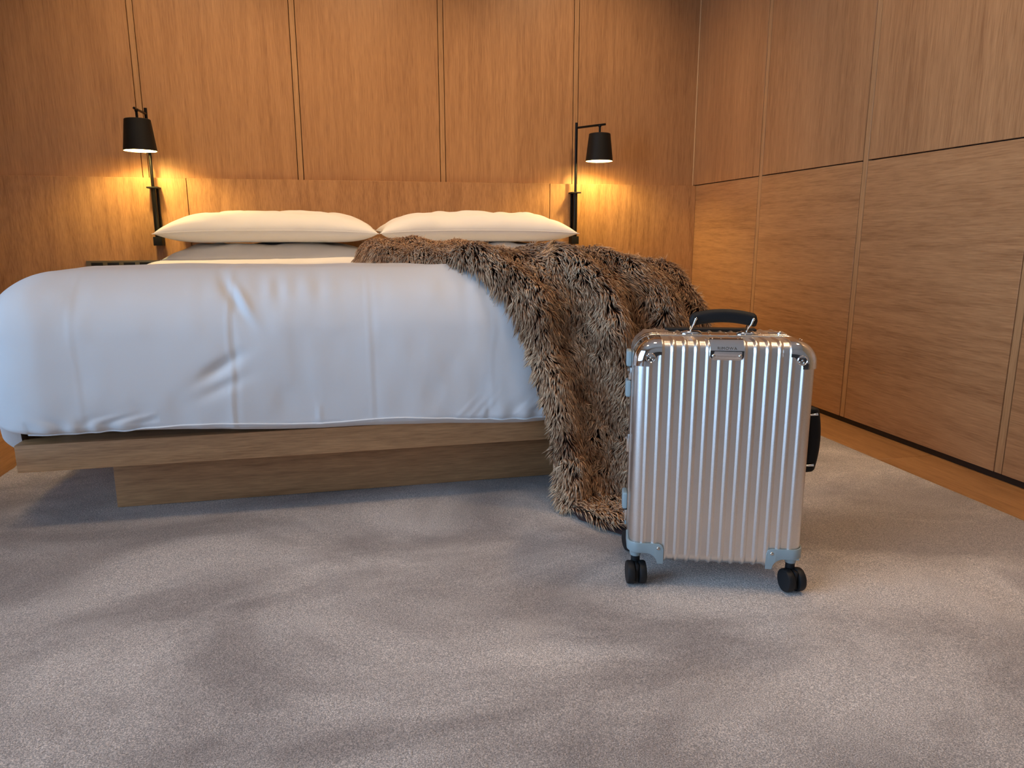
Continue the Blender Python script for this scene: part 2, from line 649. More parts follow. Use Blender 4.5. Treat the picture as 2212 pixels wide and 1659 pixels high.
# ------------------------------------------------------------------ rug
RX0, RX1, RY0, RY1 = -1.20, 1.879, -1.6, 4.205
nx, ny = 260, 420
gx, gy = np.meshgrid(np.linspace(RX0, RX1, nx), np.linspace(RY0, RY1, ny), indexing='ij')
d = np.minimum(np.minimum(gx - RX0, RX1 - gx), np.minimum(gy - RY0, RY1 - gy))
gz = -.0095 * (1 - smoothstep(0, .02, d)) + .0008 * vnoise(gx * 9, gy * 9, 0, 3) * smoothstep(0, .05, d) - .001
gx2 = gx + np.where((gx <= RX0) | (gx >= RX1), .0025 * vnoise(gy * 60, gy * 0, 1, 5), 0)
V = np.stack([gx2, gy, gz], -1).reshape(-1, 3)
rug = link('rug', fast_mesh('rug', V, grid_faces(nx, ny)), M_rug)
tag(rug, 'large taupe grey cut pile rug with brushed patches under the bed', 'rug')
# a skirt so that the rug has thickness
bm = bmesh.new(); bm.from_mesh(rug.data)
be = [e for e in bm.edges if e.is_boundary]
r = bmesh.ops.extrude_edge_only(bm, edges=be)
for v in r['geom']:
    if isinstance(v, bmesh.types.BMVert):
        v.co.z = ZF
bmesh.ops.recalc_face_normals(bm, faces=bm.faces)
bm.to_mesh(rug.data); bm.free()

# ------------------------------------------------------------------ bed
PX0, PX1, PY0, PY1 = -.889, 1.264, 2.09, YH - .004
bed = empty('bed', ((PX0 + PX1) / 2, (PY0 + PY1) / 2, 0))
tag(bed, 'oak platform bed with recessed plinth base', 'bed')


def bedbox(name, *a, **k):
    o = box(name, *a, **k)
    o.parent = bed
    o.location = Vector(o.location) - Vector(bed.location)
    return o


bedbox('platform', PX0, PX1, PY0, PY1, .178, .255, M_bedwood, bev=.003)
bedbox('plinth', -.709, 1.084, 2.262, PY1 - .02, .0002, .178, M_bedwood, bev=.002)

# mattress with fitted sheet
MX0, MX1, MY0, MY1, MZ0, MZ1 = -.82, 1.09, 2.15, 4.19, .2555, .660
bm = bmesh.new()
box_bm(bm, MX0, MX1, MY0, MY1, MZ0, MZ1, .05, 5)
mat_o = link('mattress', bm_to(bm, 'mattress', True, 60), M_sheet)
tag(mat_o, 'deep mattress in a white fitted sheet on the bed platform', 'mattress')

# duvet: puffy shell over mattress
DX0, DX1, DY0, DY1, DZ0, DZ1 = -.945, 1.15, 2.045, 3.58, .262, .714


def duvet_point(q):
    """q (N,3) on the box surface -> rounded, wrinkled surface"""
    x, y, z = q[:, 0], q[:, 1], q[:, 2]
    left = x < .15
    rx = np.where(left, .17, .34)
    ry = np.where(y < 2.8, np.where(left, .15, .32), .05)
    rz = np.where(z > .45, .17, .04)
    ryv = np.where(y < 2.8, .17, .05)
    # use smaller edge radius in y far from the vertical corners
    cl = np.clip(np.minimum(x - DX0, DX1 - x) / .34, 0, 1)
    ry = ry * (1 - cl) + np.maximum(ryv, 0) * cl
    ix = np.clip(x, DX0 + rx, DX1 - rx)
    iy = np.clip(y, DY0 + ry, DY1 - ry)
    iz = np.clip(z, DZ0 + .04, DZ1 - .17)
    dv = np.stack([(x - ix) / rx, (y - iy) / ry, (z - iz) / rz], 1)
    l = np.linalg.norm(dv, axis=1, keepdims=True)
    l = np.maximum(l, 1e-6)
    m_ = np.max(np.abs(dv), axis=1, keepdims=True)
    dn = dv / l * np.maximum(m_, 1e-6)
    p = np.stack([ix + dn[:, 0] * rx, iy + dn[:, 1] * ry, iz + dn[:, 2] * rz], 1)
    nrm = np.stack([dn[:, 0] / rx, dn[:, 1] / ry, dn[:, 2] / rz], 1)
    nrm = nrm / np.maximum(np.linalg.norm(nrm, axis=1, keepdims=True), 1e-6)
    X, Y, Z = p.T
    fr = smoothstep(.3, .9, -nrm[:, 1])          # front facing amount
    tp = smoothstep(.3, .9, nrm[:, 2])
    # belly of the front and slow quilting
    d = .022 * fr * np.sin(np.clip((Z - DZ0) / (DZ1 - DZ0), 0, 1) * PI)
    d = d + .010 * vnoise(X * 2.3 + 3, Y * 2.1, Z * 2.6, 11) + .004 * vnoise(X * 6, Y * 5, Z * 6, 12)
    d = d + .0012 * vnoise(X * 22, Y * 12, Z * 14, 13) * (fr + .4)
    # vertical pressing creases
    for cx, w, a in ((-.318, .005, .0020), (.052, .005, .0010), (-.70, .005, .0006), (.40, .006, .0005)):
        jit = .006 * vnoise(Z * 9, Z * 0 + cx * 10, 0, 14)
        d = d + a * np.exp(-((X - cx - jit) / w) ** 2) * (fr + .3 * tp) - a * .8 * np.exp(-((X - cx - jit - .012) / (w * 2)) ** 2) * fr
    # gathers hanging from the top front edge
    g = np.exp(-((Z - .655) / .035) ** 2) * (Y < 2.35) * smoothstep(-.45, -.30, X)
    d = d + g * .0020 * np.sin(X * 105 + 3.0 * vnoise(X * 8, Z * 5, 0, 15)) * (0.5 + .5 * vnoise(X * 11, 0 * X, 2, 16))
    # a twisted dent and diagonal folds beside the long crease
    d = d - .012 * np.exp(-(((X + .345) / .050) ** 2 + ((Z - .455 - .55 * (X + .345)) / .020) ** 2)) * fr
    d = d - .006 * np.exp(-(((X + .345) / .060) ** 2 + ((Z - .400 - .4 * (X + .345)) / .018) ** 2)) * fr
    d = d + .009 * np.exp(-(((X + .285) + .55 * (Z - .64)) / .014) ** 2) * np.exp(-((Z - .630) / .045) ** 2)
    d = d - .008 * np.exp(-(((X + .310) + .55 * (Z - .64)) / .014) ** 2) * np.exp(-((Z - .640) / .050) ** 2)
    # puckers along the hem
    hem = np.exp(-((Z - .30) / .030) ** 2) * fr
    d = d + hem * .0028 * np.sin(X * 75 + 5 * vnoise(X * 5, Z * 20, 0, 17)) * (vnoise(X * 6.5, 0 * X, 4, 18) > .1)
    for cx, sl in ((.30, 1.2), (.335, 1.1), (.37, .9), (.47, 1.3), (-.10, .2), (-.09, -.2)):
        d = d + .0016 * np.exp(-(((X - cx) - sl * (Z - .30)) / .006) ** 2) * np.exp(-((Z - .315) / .03) ** 2) * fr
    p = p + nrm * d[:, None]
    # hem line: lifts on the left, sags over the platform edge to the right; left side hangs lower further back
    k = np.clip((DZ0 + .12 - z) / .12, 0, 1)
    hz = .012 - .044 * smoothstep(-.95, .62, X) + .004 * np.sin(X * 9)
    side = smoothstep(DX0 + .16, DX0 + .02, X) * smoothstep(2.11, 2.20, Y)
    hz = hz * (1 - side) + side * (-.062 + .012 * np.sin(Y * 17))
    p[:, 2] += k * hz
    p[:, 0] -= side * k * (.012 + .010 * np.sin(Y * 23))
    # the hem stays in front of the platform, the top sinks slightly toward the pillows
    p[:, 2] += tp * (-.032 * smoothstep(2.45, 2.9, Y) + .014 * smoothstep(3.28, 3.46, Y))
    # the top right of the duvet is pressed down by the throw
    p[:, 2] -= (.070 * smoothstep(.62, .95, X) + .050 * smoothstep(.88, 1.15, X)) * smoothstep(.45, .65, Z) * smoothstep(2.04, 2.2, Y)
    return p, nrm


def duvet_mesh():
    xs_ = np.linspace(DX0, DX1, 330)
    ys_ = np.linspace(DY0, DY1, 170)
    zs_ = np.linspace(DZ0, DZ1, 90)
    V, Q = [], []
    base = 0

    def add(A, B, fn):
        nonlocal base
        a, b = np.meshgrid(A, B, indexing='ij')
        q = fn(a.ravel(), b.ravel())
        V.append(duvet_point(q)[0]); Q.append(grid_faces(len(A), len(B)) + base)
        base += len(q)
    o = np.ones
    add(xs_, zs_, lambda a, b: np.stack([a, o(len(a)) * DY0, b], 1))
    add(xs_, ys_, lambda a, b: np.stack([a, b, o(len(a)) * DZ1], 1))
    add(ys_, zs_, lambda a, b: np.stack([o(len(a)) * DX0, a, b], 1))
    add(ys_, zs_, lambda a, b: np.stack([o(len(a)) * DX1, a, b], 1))
    me = fast_mesh('duvet', np.concatenate(V), np.concatenate(Q))
    bm = bmesh.new(); bm.from_mesh(me)
    bmesh.ops.remove_doubles(bm, verts=bm.verts, dist=2e-5)
    bmesh.ops.recalc_face_normals(bm, faces=bm.faces)
    bm.to_mesh(me); bm.free()
    me.polygons.foreach_set('use_smooth', [True] * len(me.polygons))
    return me


duvet = link('duvet', duvet_mesh(), M_duvet)
tag(duvet, 'puffy white duvet hanging over the foot of the bed', 'duvet')
# piping along the hem
px_ = np.linspace(-.862, .80, 160)
pz_ = .2775 + .022 * smoothstep(-.86, -.45, px_) - .010 * smoothstep(.1, .7, px_) + .0015 * np.sin(px_ * 14)
pp, pn = duvet_point(np.stack([px_, np.ones_like(px_) * DY0, pz_], 1))
tube('piping', [tuple(a + b * .0012) for a, b in zip(pp, pn)], .0024, M_pipe, duvet, 8)


# ------------------------------------------------------------------ pillows
def pillow(name, x0, x1, y0, y1, z0, h, label, seed, tilt=0.0, flat=.35, droop=0.0):
    cx, cy = (x0 + x1) / 2, (y0 + y1) / 2
    a, b = (x1 - x0) / 2, (y1 - y0) / 2
    n, mm = 120, 80
    u, v = np.meshgrid(np.linspace(-1, 1, n), np.linspace(-1, 1, mm), indexing='ij')
    Vs = []
    prof = np.maximum((1 - np.abs(u) ** 5.5), 0) ** .62 * np.maximum((1 - np.abs(v) ** 4.0), 0) ** .58
    # corners stay pointed, edges pull in
    X = a * u * (1 - .045 * (1 - v ** 2)) 
    Y = b * v * (1 - .075 * (1 - u ** 2))
    wr_ = .010 * vnoise(u * 3.2 + seed, v * 3.0, 0, seed) + .005 * vnoise(u * 8, v * 5, 1, seed + 1)
    rad = .006 * np.sin(10 * np.arctan2(v, np.abs(u) - 1.25) + seed) * np.exp(-((1 - np.abs(u)) / .22))
    top = prof * h * (1 - flat) * (1 + 1.6 * wr_ / .05 * .12) + prof * (wr_ + rad) * .7
    bot = -prof * h * flat * 1.0
    zt = h * flat + top
    zb = h * flat + bot
    tl = tilt * (Y / b)
    dr = -droop * np.abs(u) ** 3
    Vt = np.stack([X, Y, zt + tl + dr], -1).reshape(-1, 3)
    Vb = np.stack([X, Y, zb + tl + dr], -1).reshape(-1, 3)
    Q = grid_faces(n, mm)
    Qb = Q[:, ::-1] + len(Vt)
    me = fast_mesh(name, np.concatenate([Vt, Vb]), np.concatenate([Q, Qb]))
    bm = bmesh.new(); bm.from_mesh(me)
    bmesh.ops.remove_doubles(bm, verts=bm.verts, dist=1e-5)
    bmesh.ops.recalc_face_normals(bm, faces=bm.faces)
    bm.to_mesh(me); bm.free()
    me.polygons.foreach_set('use_smooth', [True] * len(me.polygons))
    o = link(name, me, M_pillow)
    o.location = (cx, cy, z0)
    tag(o, label, 'pillow', 'pillows against the headboard')
    # seam cord round the rim
    w = np.linspace(-1, 1, 50)
    U = np.concatenate([w, np.ones(50), w[::-1], -np.ones(50)])
    Wv = np.concatenate([-np.ones(50), w, np.ones(50), w[::-1]])
    sx = a * U * (1 - .045 * (1 - Wv ** 2)); sy = b * Wv * (1 - .075 * (1 - U ** 2))
    sz = h * flat + tilt * Wv * (1 - .075 * (1 - U ** 2)) - droop * np.abs(U) ** 3
    pts = list(zip(sx, sy, sz))
    tube('seam', pts, .0022, M_pillow, o, 6, False)
    return o


pillow('pillow', -.845, .140, 3.66, 4.195, .661, .106, 'plump white pillow on the mattress beneath another, on the side with the wall sockets', 3, 0, .30)
pillow('pillow', .165, 1.150, 3.66, 4.195, .661, .106, 'plump white pillow on the mattress beneath another, behind the fur throw', 5, 0, .30)
pillow('pillow', -.862, .158, 3.63, 4.19, .776, .146, 'plump white pillow on top of its stack, on the side with the wall sockets', 8, .012, .44, .015)
pillow('pillow', .163, 1.178, 3.63, 4.19, .776, .150, 'plump white pillow on top of its stack, behind the fur throw', 9, .010, .42, .015)

# ------------------------------------------------------------------ fur throw
TZ, TR, TYF = .737, .17, 1.992
ARC = TR * PI / 2
cb = np.array([-1.45, -1.25, -1.05, -.7, -.3, 0, .12, .2, .33, .41, .55, .69, .8, 1.05])
cc = np.array([.16, .06, .04, .10, .215, .315, .385, .445, .490, .515, .556, .574, .580, .625])


def c_left(b):
    return np.interp(b, cb, cc)


def throw_point(s, t):
    """s 0..1 left to right, t 0..1 from the pillows over the foot of the bed to the floor"""
    s = np.asarray(s, float); t = np.asarray(t, float)
    bend = np.interp(s, [0, .12, .30, .45, .6, .8, 1], [.90, 1.04, 1.05, .90, .79, .62, .45])
    b0 = np.interp(s, [0, .1, .3, .6, 1], [-1.16, -1.30, -1.28, -1.22, -1.10])
    b = b0 + (bend - b0) * t
    cl = c_left(b)
    cr = np.interp(b, [-1.3, -.3, .1, .5, 1], [1.50, 1.50, 1.42, 1.27, 1.14])
    c = cl + (cr - cl) * s
    # fold ridges that run from the top over the edge
    front = smoothstep(-.15, .35, b)
    amp = .015 + .070 * front
    q = c - cl
    wob = .02 * vnoise(b * 4, s * 2, 0, 31)
    f = np.zeros_like(c)
    for off, w, a in ((.046, .042, .72), (.262, .048, 1.05), (.45, .075, .7), (.67, .07, .6), (.87, .08, .45)):
        f = f + a * np.exp(-((q - off - wob) / w) ** 2)
    f = f * amp - .006
    f = f + .012 * vnoise(c * 7, b * 6, 0, 32) + .006 * vnoise(c * 17, b * 14, 0, 33)
    f = f - .024 * np.exp(-(q / .022) ** 2) * (1 - smoothstep(.0, .3, b))
    # heap of gathered fur next to the pillows
    heap = -.018 * smoothstep(-.35, -.75, b) + (.052 * np.exp(-((b + 1.10) / .16) ** 2) * (1 - .95 * smoothstep(.3, 1.0, c))
            + .018 * np.exp(-(((c - .18) / .12) ** 2 + ((b + 1.0) / .2) ** 2))
            + .014 * np.exp(-((b + .55 + .25 * c) / .10) ** 2))
    # profile across the foot end
    th = np.clip(b / TR, 0, PI / 2)
    down = np.clip(b - ARC, 0, None)
    Y = np.where(b < 0, TYF + TR - b, TYF + TR - TR * np.sin(th))
    Z = np.where(b < 0, TZ, TZ - TR + TR * np.cos(th)) - down
    nY = np.where(b < 0, 0, -np.sin(th)); nZ = np.where(b < 0, 1, np.cos(th))
    # profile across the right side of the bed
    ce = .93 - .10 * smoothstep(-.4, .25, b)
    rx = .30
    tx = np.clip((c - ce) / rx, 0, PI / 2)
    dx = np.clip(c - ce - rx * PI / 2, 0, None)
    X = np.where(c < ce, c, ce + rx * np.sin(tx))
    drop = np.where(c < ce, 0, rx - rx * np.cos(tx)) + dx
    # rounded corner in plan
    e = np.clip((X - (ce - .12)) / (.12 + rx), 0, 1)
    Y = Y + np.where(b > -.2, .16 * (1 - np.sqrt(np.maximum(1 - e * e, 0))), 0)
    nX = np.where(c < ce, 0, np.sin(tx))
    nz2 = nZ * np.where(c < ce, 1, np.cos(tx)); ny2 = nY
    Z = Z - drop - .022 * smoothstep(.55, 1.0, c) * (b < 0)  - .022 * smoothstep(.55, 1.0, c) * (b >= 0) * np.cos(th)
    nx2 = nX * np.maximum(nZ, .35)
    nl = np.sqrt(nx2 ** 2 + ny2 ** 2 + nz2 ** 2) + 1e-9
    nx2, ny2, nz2 = nx2 / nl, ny2 / nl, nz2 / nl
    X = X + nx2 * f; Y = Y + ny2 * f; Z = Z + nz2 * f + heap * smoothstep(.0, .08, q) * (1 - smoothstep(1.0, 1.25, c))
    # hem spreading on the rug towards the room
    lim = .022
    under = np.clip(lim - Z, 0, None)
    Z = np.maximum(Z, lim + .012 * vnoise(c * 20, b * 20, 0, 34) * (under > 0))
    Y = Y - under * .95 - np.clip(1 - (Z - lim) / .20, 0, 1) ** 2 * .045
    X = X + under * .22
    return np.stack([X, Y, Z], -1)


def throw_frame(s, t):
    e = .004
    P = throw_point(s, t)
    ds = throw_point(np.clip(s + e, 0, 1), t) - throw_point(np.clip(s - e, 0, 1), t)
    dt = throw_point(s, np.clip(t + e, 0, 1)) - throw_point(s, np.clip(t - e, 0, 1))
    n = np.cross(dt, ds)
    n /= np.linalg.norm(n, axis=-1, keepdims=True) + 1e-12
    dt_ = dt / (np.linalg.norm(dt, axis=-1, keepdims=True) + 1e-12)
    area_ = np.linalg.norm(np.cross(dt, ds), axis=-1)
    return P, n, dt_, area_


ns, nt_ = 150, 220
S, Tt = np.meshgrid(np.linspace(0, 1, ns), np.linspace(0, 1, nt_), indexing='ij')
Pt, Nt, _, At = throw_frame(S.ravel(), Tt.ravel())
flip = 1.0 if Nt.reshape(ns, nt_, 3)[ns // 2, nt_ // 4, 2] > 0 else -1.0
# the backing peeks out along the left edge
Vb = Pt - flip * Nt * .004
back = Vb.reshape(ns, nt_, 3).copy()
pk = .002 + .016 * np.exp(-((np.linspace(0, 1, nt_) - .80) / .06) ** 2)
back[0, :, 0] -= pk
back[1, :, 0] -= pk * .5
hemz = np.clip(1 - (1 - np.linspace(0, 1, nt_)) / .02, 0, 1)
back[:, :, 2] = np.where(back[:, :, 2] < .06, back[:, :, 2] * (1 - .85 * hemz[None, :]), back[:, :, 2])
back[:, :, 2] = np.maximum(back[:, :, 2], .002)
throw = link('fur_throw', fast_mesh('fur_throw', back.reshape(-1, 3), grid_faces(ns, nt_)), M_back)
tag(throw, 'shaggy brown fur throw draped over the corner of the bed onto the rug', 'throw')


def fur_mesh(N):
    g = np.random.default_rng(21)
    M_ = N * 3
    s, t = g.random(M_), g.random(M_)
    P, n, dt, ar = throw_frame(s, t)
    keep = g.random(M_) < np.clip(ar / np.quantile(ar, .97), 0, 1)
    idx = np.where(keep)[0][:N]
    s, t, P, n, dt = s[idx], t[idx], P[idx], n[idx] * flip, dt[idx]
    N = len(s)
    ds = np.cross(n, dt)
    # clumped flow field
    wx = vnoise(P[:, 0] * 26, P[:, 1] * 26, P[:, 2] * 26, 41)
    wy = vnoise(P[:, 0] * 26, P[:, 1] * 26, P[:, 2] * 26, 42)
    wx2 = vnoise(P[:, 0] * 75, P[:, 1] * 75, P[:, 2] * 75, 43)
    wy2 = vnoise(P[:, 0] * 75, P[:, 1] * 75, P[:, 2] * 75, 44)
    j = g.normal(size=(N, 3)) * .12
    lean = dt * (.58 + .50 * wx + .40 * wx2)[:, None] + ds * (.66 * wy + .5 * wy2)[:, None]
    lean -= ds * (1.3 * np.exp(-s / .016) - 1.0 * np.exp(-(1 - s) / .02))[:, None]
    lean += dt * (1.2 * np.exp(-(1 - t) / .02) - 1.0 * np.exp(-t / .02))[:, None]
    lean[:, 2] -= .12
    edge = np.clip(np.exp(-(1 - t) / .014) + np.exp(-s / .010), 0, 1)
    lean[:, 2] -= .7 * edge
    nf = (1 - .85 * edge)[:, None]
    d0 = n * .74 * nf + lean * .80 + j
    d0 /= np.linalg.norm(d0, axis=1, keepdims=True)
    d1 = n * .24 * nf + lean * 1.25 + j
    d1[:, 2] -= .15
    d1 /= np.linalg.norm(d1, axis=1, keepdims=True)
    Ln = .038 * (0.65 + .6 * g.random(N)) * (1 + .22 * vnoise(P[:, 0] * 12, P[:, 1] * 12, P[:, 2] * 12, 45))
    wd = .0019 * (0.7 + .7 * g.random(N))
    mid = P + d0 * (Ln * .5)[:, None]
    tip = mid + d1 * (Ln * .55)[:, None]
    root = P - n * .002
    a = np.cross(d0, g.normal(size=(N, 3)))
    a /= np.linalg.norm(a, axis=1, keepdims=True) + 1e-9
    b = np.cross(d0, a)
    Vv = np.empty((N, 7, 3), dtype=np.float32)
    for k in range(3):
        an = 2 * PI * k / 3
        o = a * math.cos(an) + b * math.sin(an)
        Vv[:, k] = root + o * (wd * 1.0)[:, None]
        Vv[:, 3 + k] = mid + o * (wd * .92)[:, None]
    Vv[:, 6] = tip
    Vv[:, :, 2] = np.maximum(Vv[:, :, 2], .0012)
    base = (np.arange(N) * 7)[:, None]
    quads = np.concatenate([base + np.array([[k, (k + 1) % 3, 3 + (k + 1) % 3, 3 + k]]) for k in range(3)], 0)
    tris = np.concatenate([base + np.array([[3 + k, 3 + (k + 1) % 3, 6]]) for k in range(3)], 0)
    me = fast_mesh('fur', Vv.reshape(-1, 3), quads, tris)
    colr = np.zeros((N, 7, 4), dtype=np.float32)
    tv = .5 + .5 * vnoise(P[:, 0] * 14, P[:, 1] * 14, P[:, 2] * 14, 46)
    tipc = np.clip(.72 + .22 * g.random(N) + .18 * (tv - .5), 0, 1)
    colr[:, 0:3, 0] = 0.05
    colr[:, 3:6, 0] = (tipc * .69)[:, None]
    colr[:, 6, 0] = np.clip(tipc + .15, 0, 1)
    colr[:, :, 1] = (.35 * tv + .65 * g.random(N))[:, None]
    colr[:, :, 3] = 1
    at = me.attributes.new('along', 'FLOAT_COLOR', 'POINT')
    at.data.foreach_set('color', colr.reshape(-1))
    return me


fur = link('fur', fur_mesh(145000), M_fur, throw)
tag(fur, 'dense tufts of brown fur with pale tips', None, None, 'stuff')
# care tag at the hem
bm = bmesh.new()
box_bm(bm, -.017, .017, -.006, .006, 0, .0012)
ct = link('care_tag', bm_to(bm, 'care_tag'), M_tag, throw)
ct.location = (.742, 1.795, .012)
ct.rotation_euler = (R_(18), R_(-8), R_(12))


# ------------------------------------------------------------------ reading lamps
def lamp(xp, arm, label):
    root = empty('reading_lamp', (xp, YH, .75))
    tag(root, label, 'lamp', 'reading lamps beside the bed')
    zb = .0
    yp = -.050                      # distance of the rod from the wall
    box('wall_block', -.022, .022, -.062, -.0005, .005, .050, M_black, root, .002)
    box('back_channel', -.017, .017, -.018, -.0005, .050, .300, M_blackm, root, .002)
    lathe('sleeve_tube', [(0, .050), (.0125, .050), (.0125, .296), (0, .296)], M_blackm, root, 20, loc=(0, yp, 0))
    box('clamp_plate', -.028, .028, -.072, -.0005, .296, .304, M_black, root, .0015)
    lathe('rod', [(0, .304), (.0078, .304), (.0078, .690), (0, .690)], M_blackm, root, 16, loc=(0, yp, 0))
    lathe('set_screw', [(0, -.006), (.004, -.006), (.004, .0), (0, .0)], M_steel, root, 12, 'Y', (.012, -.018, .065))
    ax, ay = arm
    za = .662
    tube('arm', [(0, yp, za), (ax * 1.10, yp + ay * 1.10, za)], .0062, M_blackm, root, 14)
    sx, sy = ax * .90, yp + ay * .90
    lathe('stem', [(0, -.050), (.0062, -.050), (.0062, -.012), (.0085, -.010), (.0085, .0), (0, .0)], M_blackm, root, 16, loc=(sx, sy, za))
    zt = za - .046
    hh, rt, rb = .150, .060, .077
    sh = lathe('lamp_shade', [(0, 0), (rt - .004, 0), (rt, -.003), (rb, -hh), (rb - .0018, -hh), (rt - .002, -.006), (0, -.006)], M_black, root, 48, loc=(sx, sy, zt))
    # cream liner just inside the black shell
    lathe('shade_liner', [(0, -.0075), (rt - .0035, -.0075), (rb - .0032, -hh + .0004), (rb - .0024, -hh + .0004), (rt - .0028, -.0068), (0, -.0068)], M_shade_in, sh, 48)
    lathe('bulb_holder', [(0, -.008), (.016, -.008), (.016, -.048), (0, -.048)], M_shade_in, sh, 20)
    lathe('bulb', [(0, -.050), (.010, -.050), (.018, -.062), (.021, -.074), (.018, -.085), (.010, -.091), (0, -.092)], M_bulb, sh, 24)
    ld = bpy.data.lights.new('lamp_light', 'POINT')
    ld.energy = LAMP_W * 4
    ld.color = LAMPC
    ld.shadow_soft_size = .016
    lo_ = bpy.data.objects.new('lamp_light', ld)
    COL.objects.link(lo_)
    lo_.parent = root
    lo_.location = (sx, sy, zt - .112)
    return root


lamp(-.962, (-.010, -.155), 'black wall reading lamp with lit cone shade, above the wall sockets')
lamp(1.325, (.105, -.150), 'black wall reading lamp with lit cone shade, rising behind the fur throw')

# ------------------------------------------------------------------ socket panel
sk = empty('socket_panel', (-1.14, YH, .558))
tag(sk, 'long bronze socket plate with black inserts low on the headboard wall', 'socket panel')
box('plate', -.192, .222, -.007, -.0003, 0, .120, M_brass, sk, .0015)
for i in range(5):
    a = -.168 + i * .078
    box('socket_insert', a, a + .056, -.0085, -.006, .012, .110, M_socket, sk, .001)

# ------------------------------------------------------------------ suitcase
case = empty('suitcase', (.627, 1.452, 0), R_(-19.4))
tag(case, 'ribbed silver aluminium suitcase on black wheels standing on the rug', 'suitcase')
CX0, CX1, CZ0, CZ1 = -.020, .364, .060, .576
RC, RF = .046, .022
SD = .104                         # depth of one half shell
nrib = 14
ribs = np.linspace(.0105, .337, nrib)


def rib_h(x):
    h = np.zeros_like(x)
    for r in ribs:
        q = np.abs(x - r) / .0064
        h = np.maximum(h, np.where(q < 1, np.minimum(.0042 * (1 - q), .0033 - .0009 * q), 0))
    return h


def outline(d, xs_top, zs_side, nseg=12):
    """closed outline at inset d, counter clockwise from the lower left, with outward normals"""
    P, N = [], []
    r = RC - d
    x0, x1, z0, z1 = CX0 + RC, CX1 - RC, CZ0 + RC, CZ1 - RC
    for x in xs_top: P.append((x, CZ0 + d)); N.append((0, -1))
    for k in range(1, nseg):
        a = -PI / 2 + k * PI / 2 / nseg; P.append((x1 + r * math.cos(a), z0 + r * math.sin(a))); N.append((math.cos(a), math.sin(a)))
    for z in zs_side: P.append((CX1 - d, z)); N.append((1, 0))
    for k in range(1, nseg):
        a = k * PI / 2 / nseg; P.append((x1 + r * math.cos(a), z1 + r * math.sin(a))); N.append((math.cos(a), math.sin(a)))
    for x in xs_top[::-1]: P.append((x, CZ1 - d)); N.append((0, 1))
    for k in range(1, nseg):
        a = PI / 2 + k * PI / 2 / nseg; P.append((x0 + r * math.cos(a), z1 + r * math.sin(a))); N.append((math.cos(a), math.sin(a)))
    for z in zs_side[::-1]: P.append((CX0 + d, z)); N.append((-1, 0))
    for k in range(1, nseg):
        a = PI + k * PI / 2 / nseg; P.append((x0 + r * math.cos(a), z0 + r * math.sin(a))); N.append((math.cos(a), math.sin(a)))
    return np.array(P), np.array(N)


XT = np.concatenate([[CX0 + RC], np.concatenate([r + np.array([-.0075, -.0065, -.0061, -.0042, -.0022, -.0012, 0, .0012, .0022, .0042, .0061, .0065, .0075]) for r in ribs[1:-1] if True])])
XT = np.unique(np.round(np.concatenate([XT, [CX1 - RC]]), 5))
XT = XT[(XT >= CX0 + RC) & (XT <= CX1 - RC)]
ZS = np.linspace(CZ0 + RC, CZ1 - RC, 16)


def shell_bm():
    """front half shell, front at y=0, open edge at y=SD"""
    rings = []
    ds = [(0.0, SD), (0.0, SD * .6), (0.0, RF + .004)]
    for k in range(0, 9):
        a = k / 8 * PI / 2
        ds.append((RF - RF * math.cos(a), RF - RF * math.sin(a)))
    ds += [(q, 0.0) for q in np.linspace(RF + .0012, RC - .0012, 16)]
    bm = bmesh.new()
    for (d, y) in ds:
        P, N = outline(d, XT, ZS)
        if d <= RF and y <= RF:
            sn = 1 - d / RF if d < RF else 0
            cs = math.sqrt(max(0, 1 - sn * sn))
            n3 = np.stack([N[:, 0] * sn, -np.ones(len(N)) * cs, N[:, 1] * sn], 1)
        elif y > RF:
            n3 = np.stack([N[:, 0], np.zeros(len(N)), N[:, 1]], 1)
        else:
            n3 = np.tile([0, -1.0, 0], (len(N), 1))
        h = rib_h(P[:, 0]) * (1 - smoothstep(.35, .9, np.abs(n3[:, 0])))
        if y > SD * .9:
            h = h * .0
        p3 = np.stack([P[:, 0], np.full(len(P), y), P[:, 1]], 1) + n3 * h[:, None]
        rings.append([bm.verts.new(p) for p in p3])
    n = len(rings[0])
    for a, b in zip(rings[:-1], rings[1:]):
        for k in range(n):
            bm.faces.new((a[k], a[(k + 1) % n], b[(k + 1) % n], b[k]))
    # inner face grid: x samples against side samples
    G = [[bm.verts.new((x, -rib_h(np.array([x]))[0], z)) for z in ZS] for x in XT]
    for i in range(len(XT) - 1):
        for j in range(len(ZS) - 1):
            bm.faces.new((G[i][j], G[i + 1][j], G[i + 1][j + 1], G[i][j + 1]))
    # zipper between last ring and the inner grid border (identical sampling, arcs collapse to the grid corners)
    border = [G[i][0] for i in range(len(XT))]
    border += [G[-1][0]] * 11
    border += [G[-1][j] for j in range(len(ZS))]
    border += [G[-1][-1]] * 11
    border += [G[i][-1] for i in range(len(XT) - 1, -1, -1)]
    border += [G[0][-1]] * 11
    border += [G[0][j] for j in range(len(ZS) - 1, -1, -1)]
    border += [G[0][0]] * 11
    last = rings[-1]
    for k in range(n):
        k2 = (k + 1) % n
        vs = [last[k], last[k2], border[k2], border[k]]
        u = []
        for v in vs:
            if v not in u:
                u.append(v)
        if len(u) >= 3:
            bm.faces.new(u)
    bm.faces.new(rings[0][::-1])
    return bm


